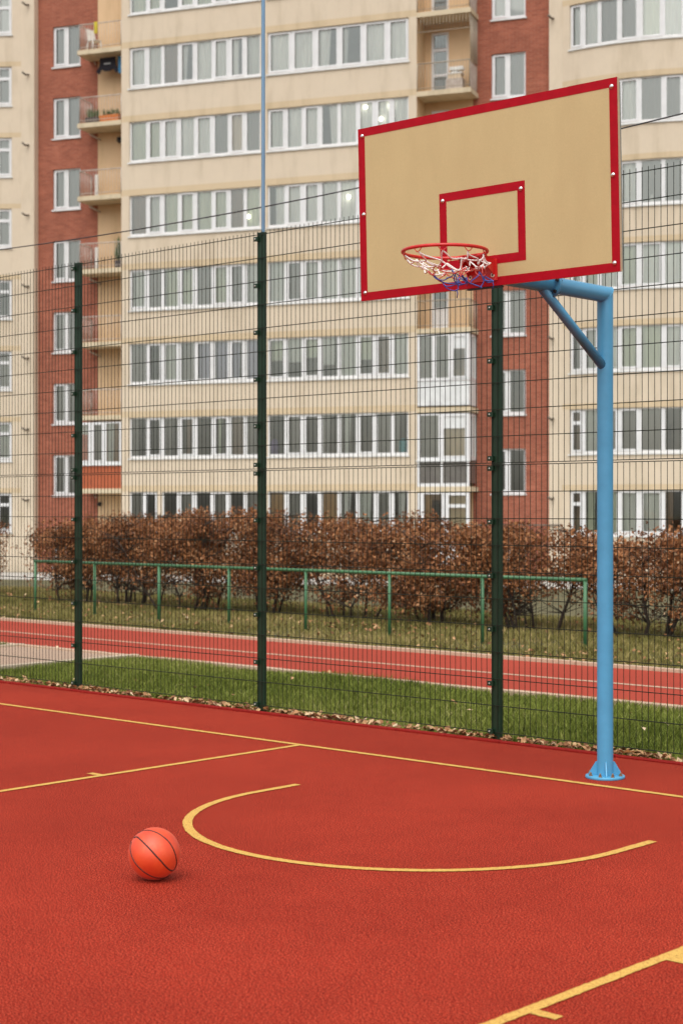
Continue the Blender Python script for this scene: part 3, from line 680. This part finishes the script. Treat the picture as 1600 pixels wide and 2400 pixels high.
# red brick stair bays and peach recesses, set one metre back
mb = MB(); opsB = []
for j in range(-1, 7):
    zz = 2.32 + PT * j; opsB += [(-3.88, -2.66, zz, zz + 1.6), (13.90, 15.14, zz, zz + 1.6)]
wall(mb, mpb, -4.55, -1.885, [o for o in opsB if o[0] < 0], 0, room=1); link('brick_wall', mb, ['brick', 'room'], bld)
mb = MB(); wall(mb, mpb, 13.22, 16.05, [o for o in opsB if o[0] > 0], 0, room=1); link('brick_wall', mb, ['brick', 'room'], bld)
for o in opsB:
    dk = o[2] < 6.; st = WR.choice([[D_, D_], [GB, GB], [half(G_, 0, .6), D_]]) if dk else [GB, GB]
    window(mpb, o[0], o[1], o[2], o[3], [(o[0] + o[1]) / 2 - .02], st, sash=(0,))
mb = MB(); doors = []
for k in range(-1, 7): zz = 2.56 + PT * k; doors.append((11.66, 12.32, zz + .05, zz + 2.35))
wall(mb, mpb, -1.885, -.33, [], 0); link('recess_wall', mb, ['peach'], bld); mb = MB(); wall(mb, mpb, 11.43, 13.22, doors, 0, room=1)
link('recess_wall', mb, ['peach', 'room'], bld)
for i, o in enumerate(doors):
    k = i - 1; mb = MB(); fn = mpb; A, B2, z0, z1 = o
    mi = 1 if k < 0 else 0
    for a_, b_, c_, d_ in ((A, A + .09, z0, z1), (B2 - .09, B2, z0, z1), (A + .09, B2 - .09, z1 - .09, z1), (A + .09, B2 - .09, z0, z0 + .1), (A + .09, B2 - .09, z0 + 1.62, z0 + 1.72), (A + .09, B2 - .09, z0 + .72, z0 + .80)): mb.box(a_, b_, .05, .12, c_, d_, mi, fn)
    if k in (2,): mb.box(A + .09, B2 - .09, .07, .1, z0 + .1, z0 + .72, 0, fn)
    d = link('balcony_door', mb, ['upvc', 'brown_door'], bld)
    g = MB(); g.quad(fn(A + .09, .09, z0 + .1), fn(B2 - .09, .09, z0 + .1), fn(B2 - .09, .09, z1 - .09), fn(A + .09, .09, z1 - .09)); link('pane', g, 'glass', d)
# flat end strips and the two bowed end bays
fs = flat(.7); mb = MB()
wall(mb, fs, -5.14, -4.55, [], 0); mb.quad((-4.55, .7, ZB), (-4.55, 1, ZB), (-4.55, 1, ZT), (-4.55, .7, ZT), 0)
link('strip_wall', mb, ['plaster'], bld); mb = MB(); wall(mb, fs, 16.05, 16.52, [], 0); mb.quad((16.05, 1, ZB), (16.05, .7, ZB), (16.05, .7, ZT), (16.05, 1, ZT), 0)
link('strip_wall', mb, ['plaster'], bld)
CH = 2 * RB * math.sin(PH); AL = 2 * RB * PH
bowR = bow(16.52, .7); bowL = bow(-5.14 - CH, .7)
ob = [(.29, AL - .29, sill(k) - .02, sill(k) + HT - .02) for k in KS]; obL = [(.33, AL - .37, sill(k) - .02, sill(k) + HT - .02) for k in KS]
mb = MB(); bands2 = [(o[3], o[3] + .2) for o in ob]
wall(mb, bowR, 0, AL, ob, 0, smax=.45, room=2, bands=bands2); link('bay_wall', mb, ['plaster', 'band', 'room'], bld); mb = MB(); wall(mb, bowL, 0, AL, obL, 0, smax=.45, room=2, bands=bands2)
link('bay_wall', mb, ['plaster', 'band', 'room'], bld); xe = 16.52 + CH
mb = MB(); wall(mb, flat(.7), xe, xe + 9, [], 0); link('end_wall', mb, 'plaster', bld)
mb = MB(); wall(mb, flat(.7), -5.14 - CH - 9, -5.14 - CH, [], 0); link('end_wall', mb, 'plaster', bld)
SB = {6: [N_, W_, W_, W_, half(N_, 0, 1), N_, N_, N_], 5: [W_, W_, GB, GB, N_, G_, G_, G_], 4: [G_, W_, W_, W_, GB, GB, GB, G_], 3: [G_, W_, W_, W_, GB, GB, G_, GB], 2: [G_, N_, W_, N_, W_, W_, G_, W_], 1: [GB, G_, W_, N_, N_, W_, G_, G_], 0: [BR_, G_, GB, GB, GB, D_, GB, D_], -1: [BR_, half(N_, 0, .7), N_, W_, W_, half(BR_, 0, .5), W_, W_]}
for k in KS:
    o = ob[k + 1]; mu = [.80, 1.40, 2.10, 2.82, 3.62, 4.30, 4.98]
    window(bowR, o[0], o[1], o[2], o[3], mu, SB[k], transom=(0,) if k in (6, 2, 0, -1) else (), bars=(1, 2, 3, 4, 5) if k == 6 else (), sash=[(0, 2, 3), (0, 1, 3, 5), (0, 3, 4)][k % 3])
    o = obL[k + 1]; mu = [AL - q for q in (4.98, 4.30, 3.62, 2.82, 2.10, 1.52, .98)]
    window(bowL, o[0], o[1], o[2], o[3], mu, [G_, W_, GB, N_, G_, W_, G_ if k > 2 else D_, [G_, GB, D_][k % 3] if k < 3 else GB], transom=(7,), sash=(1, 3, 5, 7))
# roof and the unseen back
mb = MB(); mb.box(-20.2, 31.5, 1.15, 15, ZT - .3, ZT + .05); mb.box(-.35, 11.45, -.02, 1.15, ZT, ZT + .3); mb.box(-20.2, 31.5, 14.6, 15, ZB, ZT - .3)
mb.box(-20.2, -19.8, 1.2, 14.6, ZB, ZT - .3); mb.box(31.1, 31.5, 1.2, 14.6, ZB, ZT - .3); link('roof', mb, 'concrete', bld)
# vent pipes on the end strips, a gas pipe along the ground floor, plinth
for z in (21.66, 18.91, 16.13, 13.37, 10.56, 7.73, 4.92, 2.14):
    for x_ in (-4.80, 16.20):
        mb = MB(); mb.tube([(x_, .72, z + .02), (x_ - .03, .52, z - .03), (x_ - .10, .38, z + .05)], .04, 8); link('vent_pipe', mb, 'dark_metal', bld)
mb = MB(); mb.tube([(-.2, -.09, 1.22), (11.3, -.09, 1.22)], .03, 8); mb.tube([(11.3, -.09, 1.22), (11.50, .5, 1.22), (13.4, .62, 1.22), (16.3, .62, 1.22), (16.5, .5, 1.22)], .03, 8)
link('gas_pipe', mb, 'dark_metal', bld)
# balconies
def railing(x0, x1, zt, mat, par, y=.03, left=True, right=False, H_=.98):
    mb = MB(); bars_ = []
    def run(a, b):
        L = math.dist(a, b); k = max(2, round(L / .115))
        mb.tube([(a[0], a[1], zt + H_), (b[0], b[1], zt + H_)], .022, 6); mb.tube([(a[0], a[1], zt + .1), (b[0], b[1], zt + .1)], .014, 6)
        for i in range(k + 1):
            f = i / k; px, py = a[0] + (b[0] - a[0]) * f, a[1] + (b[1] - a[1]) * f
            mb.tube([(px, py, zt), (px, py, zt + H_)], .009 if i not in (0, k) else .02, 4)
    run((x0, y), (x1, y))
    if left: run((x0, y), (x0, .96))
    if right: run((x1, y), (x1, .96))
    return link('railing', mb, mat, par)
sl = lambda k: 2.47 + PT * k
for k in range(0, 7):
    z = sl(k)
    mb = MB(); mb.box(-2.22, -.336, -.02, .995, z - .08, z + .08); mb.box(-2.20, -.345, .0, .99, z + .081, z + .10, 1); b = link('balcony', mb, ['concrete', 'band'], bld)
    if k == 0:
        mb = MB(); mb.box(-2.18, -.345, .02, .06, z + .10, z + .98); link('parapet', mb, 'orange_panel', b)
        window(flat(.0), -2.19, -.345, z + 1.03, z + 2.64, [-1.62, -1.05], [half(W_, 0, 1, .72), GB, half(G_, 0, .5)], sash=(0, 1), parent=b, dep=.0)
    else: railing(-2.14, -.36, z + .10, 'pale_rail', b, left=True)
    mb = MB(); mb.tube([(-2.0, .55, z - .20), (-1.75, .97, z - .36)], .035, 8) if 0 < k < 6 else mb.tube([(-1.95, .85, z - .12), (-1.95, .95, z - .25)], .03, 8); link('drain_pipe', mb, 'pale_rail', b)
    mb = MB(); mb.box(11.436, 13.42, -.02, .995, z - .08, z + .08); mb.box(11.445, 13.40, .0, .99, z + .081, z + .10, 1); b = link('balcony', mb, ['concrete', 'band'], bld)
    x0, x1 = 11.45, 13.36
    if k in (0, 1):
        if k == 1:
            mb = MB(); mb.box(x0, x1, .02, .05, z + .16, z + 1.02); mb.box(x1 - .03, x1, .05, .98, z + .16, z + 1.02)
            for q in range(16): mb.box(x0 + .04 + q * .12, x0 + .09 + q * .12, .008, .02, z + .18, z + 1.0)
            link('parapet', mb, 'white_panel', b)
        else:
            mb = MB(); mb.box(x0 + .03, x1 - .03, .03, .05, z + .22, z + 1.0); mb.box(x1 - .05, x1 - .03, .06, .96, z + .22, z + 1.0); link('parapet', mb, 'dark_glass', b)
            mb = MB()
            for a_ in (x0, x0 + .86, x1 - .08): mb.box(a_, a_ + .08, .0, .03, z + .10, z + 1.0)
            mb.box(x0 + .08, x1 - .08, .004, .03, z + .10, z + .22); link('parapet_frame', mb, 'upvc', b)
        window(flat(.0), x0, x1, z + 1.04, z + 2.68, [x0 + .62, x0 + 1.22] if k == 1 else [x0 + .86], [GB, GB, half(G_, 0, 1, .7)] if k == 1 else [GB, half(B_c, 0, 1)], sash=(2,) if k == 1 else (1,), parent=b, dep=.0, sillw=(k == 0), mw=.075, fw_=.10)
        sd = lambda s, d, zz: (x1 - d, s, zz)
        window(sd, .10, .95, z + 1.04, z + 2.68, [.52], [D_, half(BR_, 0, 1)], sash=(0,), parent=b, dep=.0, sillw=False)
        if k == 1: tp = MB(); tp.box(x0 + 1.28, x1 - .16, .012, .028, z + 2.16, z + 2.58); link('top_panel', tp, 'white_panel', b)
        else: tp = MB(); tp.box(x0 + .98, x1 - .16, .012, .028, z + 2.16, z + 2.58); link('top_panel', tp, 'white_panel', b)
    else: railing(x0, x1, z + .10, 'dark_rail', b, left=False, right=True)
    if k == 5:
        mb = MB()                                               # cage of thin bars closing the upper half
        for q in range(17): xx = x0 + (x1 - x0) * q / 16; mb.tube([(xx, .02, z + 2.20), (xx, .02, z + 2.72)], .010, 4)
        mb.tube([(x0, .02, z + 2.20), (x1, .02, z + 2.20)], .014, 5)
        for q in range(8): yy = .1 + .85 * q / 7; mb.tube([(x1 + .02, yy, z + 1.1), (x1 + .02, yy, z + 2.72)], .016, 4)
        link('cage', mb, 'dark_rail', b)
    if k >= 5: mb = MB(); mb.box(x1 + .002, x1 + .012, .1, .9, z + .15, z + 1.02); link('side_screen', mb, 'pale_rail', b)
# ground floor glazing under the lowest middle balcony
z = sl(-1); mb = MB(); mb.box(11.445, 13.40, .0, .99, ZB, z + .10); b = link('balcony', mb, ['concrete'], bld)
mb = MB(); mb.box(11.47, 13.36, .02, .06, z + .105, z + .95); link('parapet', mb, 'white_panel', b)
window(flat(.0), 11.46, 13.36, z + 1.0, z + 2.70, [11.62, 12.42, 12.50], [half(BR_, 0, 1), half('ochre_curtain', 0, .4), D_, half(B_c, 0, 1)], transom=(3,), sash=(3,), parent=b, dep=.0)
# lamp on the peach recess under a balcony
mb = MB(); mb.lathe([(.02, .0), (.11, -.02), (.12, -.16), (.05, -.22), (.02, -.22)], (-.86, .86, 16.18), 12); mb.box(-.88, -.84, .86, .99, 16.16, 16.19); link('wall_lamp', mb, 'black', bld)
mb = MB(); mb.lathe([(.02, .0), (.09, -.02), (.10, -.12), (.02, -.16)], (-1.75, .86, 2.05), 12); mb.box(-1.77, -1.73, .86, .99, 2.03, 2.06); link('wall_lamp', mb, 'black', bld)
def bw(x_, y_, z_):
    c_, s_ = math.cos(BZ), math.sin(BZ); return (BL[0] + x_ * c_ - y_ * s_, BL[1] + x_ * s_ + y_ * c_, z_)
def small(name, label, cat, at, parts, group=None):
    t = thing(name, label, cat, bw(*at), BZ, group)
    for nm, m_, mat in parts: link(nm, m_, mat, t)
    return t
def single(name, label, cat, at, mb, mat, group=None):
    o = link(name, mb, mat); o.location = bw(*at); o.rotation_euler = (0, 0, BZ); return tag(o, label, cat, group)
# things kept on the balconies
seat = MB(); seat.bevbox(-.2, .2, -.2, .2, .40, .44, .05); bk = MB(); bk.add([(-.2, .17, .46), (.2, .17, .46), (.17, .26, .92), (-.17, .26, .92), (-.2, .2, .46), (.2, .2, .46), (.17, .29, .92), (-.17, .29, .92)], [(0, 1, 2, 3), (7, 6, 5, 4), (0, 4, 5, 1), (1, 5, 6, 2), (2, 6, 7, 3), (3, 7, 4, 0)])
legs = []
for a_, b_ in ((-1, -1), (1, -1), (1, 1), (-1, 1)): l = MB(); l.tube([(a_ * .22, b_ * .2, 0), (a_ * .17, b_ * .16, .40)], .03, 8); legs.append(('leg', l, 'white_plastic'))
ch = small('plastic_chair', 'white plastic chair on the topmost left balcony', 'chair', (-1.72, .42, sl(6) + .10), [('seat', seat, 'white_plastic'), ('backrest', bk, 'white_plastic')] + legs)
ch.rotation_euler = (0, 0, BZ + R(65))
mb = MB(); mb.add([(-.07, -.012, 0), (.07, -.012, 0), (.07, .012, 0), (-.07, .012, 0), (-.08, -.018, -.42), (.06, -.014, -.46), (.06, .018, -.46), (-.08, .016, -.42), (-.05, -.03, -.2), (.08, -.03, -.2), (.08, .03, -.2), (-.05, .03, -.2)], [(0, 1, 9, 8), (8, 9, 5, 4), (3, 11, 10, 2), (11, 7, 6, 10), (0, 8, 11, 3), (8, 4, 7, 11), (1, 2, 10, 9), (9, 10, 6, 5), (0, 3, 2, 1), (4, 5, 6, 7)])
single('cloth', 'yellow cloth hung over the railing of the topmost left balcony', 'cloth', (-1.42, -.02, sl(6) + 1.12), mb, 'yellow_cloth')
zt = sl(6) - .13
mb = MB()                                                      # T-shirt hung upside down from a line
prof = [(-.34, 0), (.34, 0), (.36, -.30), (.50, -.52), (.36, -.62), (.26, -.44), (.12, -.52), (-.12, -.52), (-.26, -.44), (-.36, -.62), (-.50, -.52), (-.36, -.30)]
vs = [(x_, y_ + .015 * math.sin(x_ * 14), z_) for y_ in (-.012, .012) for x_, z_ in prof]; n_ = len(prof)
mb.add(vs, [tuple(range(n_)), tuple(range(2 * n_ - 1, n_ - 1, -1))] + [(i, n_ + i, n_ + (i + 1) % n_, (i + 1) % n_) for i in range(n_)])
pr = MB(); pr.box(-.14, .14, -.034, -.028, -.27, -.21)
t = small('t_shirt', 'black T-shirt drying on a line under the topmost left balcony', 't-shirt', (-1.16, .45, zt - .02), [('shirt_cloth', mb, 'cloth_black'), ('chest_print', pr, 'grey_print')])
mb = MB()
for a_, b_ in ((-.17, -.02), (.02, .17)): mb.add([(a_, -.02, 0), (b_, -.02, 0), (b_ + .01, -.03, -.66), (a_ + .02, -.01, -.64), (a_, .02, 0), (b_, .02, 0), (b_ + .01, .02, -.66), (a_ + .02, .03, -.64)], [(0, 3, 2, 1), (4, 5, 6, 7), (0, 1, 5, 4), (1, 2, 6, 5), (2, 3, 7, 6), (3, 0, 4, 7)])
single('trousers', 'blue trousers drying beside the black T-shirt', 'trousers', (-.54, .45, zt - .02), mb, 'cloth_blue')
mb = MB(); mb.tube([(-2.1, .45, zt - .01), (-.34, .45, zt - .01)], .006, 5); link('clothes_line', mb, 'pale_rail', bld)
def planter(x_, k, label, mat, w=.5, h=.34, plants=9, ph=.30, seed=1):
    rr = random.Random(seed); bx_ = MB(); bx_.add([(-w / 2, -.12, 0), (w / 2, -.12, 0), (w / 2, .12, 0), (-w / 2, .12, 0), (-w / 2 - .03, -.14, h), (w / 2 + .03, -.14, h), (w / 2 + .03, .14, h), (-w / 2 - .03, .14, h)], [(3, 2, 1, 0), (0, 1, 5, 4), (1, 2, 6, 5), (2, 3, 7, 6), (3, 0, 4, 7), (4, 5, 6, 7)])
    pl = MB()
    for i in range(plants * 5):
        b = Vector((rr.uniform(-w / 2, w / 2), rr.uniform(-.1, .1), h)); e = b + Vector((rr.uniform(-.12, .12), rr.uniform(-.1, .1), rr.uniform(.4, 1) * ph)); m_ = (b + e) / 2; d = Vector((rr.uniform(-.03, .03), rr.uniform(-.03, .03), .0))
        pl.add([b, m_ + d, e, m_ - d], [(0, 1, 2, 3)])
    small('planter', label, 'planter', (x_, .3, sl(k) + .10), [('box', bx_, mat), ('plants', pl, 'green_leaf')])
planter(-.95, 5, 'orange planter box of seedlings on the balcony below the drying T-shirt', 'orange_box', .78, .28, 12, .3, 2)
planter(-1.72, 5, 'dark pot of leafy plants beside the orange planter', 'pot', .5, .24, 16, .45, 3)
planter(-.58, 3, 'tall green pot plant on the fourth left balcony from the ground', 'pot', .24, .3, 16, 1.0, 4)
mb = MB(); mb.box(-.02, .02, -.02, .02, 0, .85); mb.box(-.2, .2, -.02, .02, .85, .9); mb.box(-.015, .015, -.03, -.02, .1, .8)
for k, zz in ((4, 'fifth'), (3, 'fourth')):
    m2 = MB(); m2.bevbox(-.06, .06, -.05, .05, 0, .92, .02)
    single('board', f'folded white board leaning on the {zz} left balcony from the ground', 'board', (-1.72, .6, sl(k) + .10), m2, 'white_plastic')
m1 = MB(); m1.bevbox(-.25, .25, -.15, .15, 0, .16, .03); m2 = MB(); m2.bevbox(-.28, .28, -.17, .17, .16, .21, .03); m2.bevbox(-.2, .3, -.14, .14, .30, .42, .03); m2.box(-.1, .1, -.1, .1, .21, .30)
small('crate', 'white and brown crates stacked on the caged middle balcony', 'crate', (12.72, .5, sl(5) + .55), [('lower_crate', m1, 'beige_curtain'), ('upper_crate', m2, 'white_plastic')])
mb = MB(); mb.box(-.3, .3, -.2, .2, 0, .44); link('shelf', mb, 'pale_rail', bld, loc=(12.72, .5, sl(5) + .10))
# things behind the windows
for i, (x_, z_, lab) in enumerate(((4.84, 12.78 - .15, 'glowing lamp in the window just left of the thin blue mast'), (9.46, 16.29, 'glowing lamp left of two others, above the left part of the backboard'), (10.43, 16.27, 'glowing lamp highest and rightmost above the backboard'), (10.03, 15.81, 'glowing lamp lowest of three, just above the red backboard border'), (8.81, 13.09, 'glowing lamp in the window at the left edge of the backboard'))):
    mb = MB(); mb.sphere((0, 0, 0), .075, 12, 8); mb.tube([(0, 0, .07), (0, 0, .42 if z_ < 16.28 else .2)], .006, 4, 1)
    single('ceiling_lamp', lab, 'lamp', (x_, .20, z_), mb, ['lamp', 'white_plastic'], 'round lamps lit behind the windows')
mb = MB(); mb.lathe([(.02, 0), (.15, .03), (.18, .3), (.13, .52), (.06, .6)], (0, 0, 0), 14); single('bundle', 'purple garment lying on a windowsill beside the middle fence post', 'bundle', (5.86, .30, sill(0) + .07), mb, 'cloth_purple')  # plain rounded cloth bundle standing in for an unclear purple figure
mb = MB(); mb.lathe([(.10, 0), (.17, .05), (.17, .42), (.10, .52), (.05, .54)], (0, 0, 0), 14); single('lump', 'turquoise bag at the right end of a windowsill', 'lump', (10.84, .30, sill(0) + .07), mb, 'cloth_teal')  # simple turquoise lump in place of an unclear figure
for k, lab in ((5, 'white jar on the windowsill of the upper right bay'), (3, 'white jar on the windowsill right of the backboard')):
    p = bowR(3.2 + .02, .22, sill(k + 1 if k == 5 else 3) + .06); mb = MB(); mb.lathe([(.07, 0), (.08, .02), (.08, .2), (.05, .24), (.05, .28)], (0, 0, 0), 12)
    single('jar', lab, 'jar', p, mb, 'white_plastic')
# pavement in front of the building
mb = MB(); mb.quad((-40, -5.5, 0), (45, -5.5, 0), (45, .02, 0), (-40, .02, 0)); o = link('pavement', mb, 'pavement'); o.location = (BL[0], BL[1], -.694); o.rotation_euler = (0, 0, BZ); tag(o, kind='structure')

# ------------------------------------------------------------------ camera, light, world
cam = bpy.data.cameras.new('camera'); co = bpy.data.objects.new('camera', cam); COL.objects.link(co); S.camera = co
co.location = (8.1411, -8.4453, 1.7113); co.rotation_euler = (R(90), 0, .7416)
cam.sensor_fit = 'VERTICAL'; cam.sensor_height = 36; cam.sensor_width = 24; cam.lens = 56.415; cam.shift_y = -.001; cam.clip_end = 3000; cam.clip_start = .05
cam.dof.use_dof = True; cam.dof.focus_distance = 9.7; cam.dof.aperture_fstop = 3.4
EL, AZM = R(60), R(152)                                           # sun: behind the camera, a little to the left
w = bpy.data.worlds.new('World'); S.world = w; w.use_nodes = True; nt = w.node_tree
sky = N(nt, 'ShaderNodeTexSky', sky_type='NISHITA'); sky.sun_disc = False; sky.sun_elevation = EL; sky.sun_rotation = AZM
sky.air_density = 1.2; sky.dust_density = 4.; sky.ozone_density = 1.
hs = N(nt, 'ShaderNodeHueSaturation'); hs.inputs['Saturation'].default_value = .22
nt.links.new(sky.outputs[0], hs.inputs['Color']); nt.links.new(hs.outputs[0], nt.nodes['Background'].inputs['Color'])
nt.nodes['Background'].inputs['Strength'].default_value = .14
sun = bpy.data.lights.new('sun', 'SUN'); sun.energy = .8; sun.angle = R(90); sun.color = (1, .97, .93)
so = bpy.data.objects.new('sun', sun); COL.objects.link(so)
dirv = Vector((math.sin(AZM) * math.cos(EL), math.cos(AZM) * math.cos(EL), math.sin(EL))); so.rotation_euler = dirv.to_track_quat('Z', 'Y').to_euler(); so.location = (0, 0, 40)
vs_ = S.view_settings; vs_.view_transform = 'Standard'; vs_.look = 'None'; vs_.gamma = 1; vs_.use_curve_mapping = False; vs_.exposure = .56
S.cycles.max_bounces = 8; S.cycles.transparent_max_bounces = 16; S.cycles.use_denoising = True; S.cycles.denoising_input_passes = 'RGB_ALBEDO_NORMAL'; S.cycles.denoising_prefilter = 'ACCURATE'
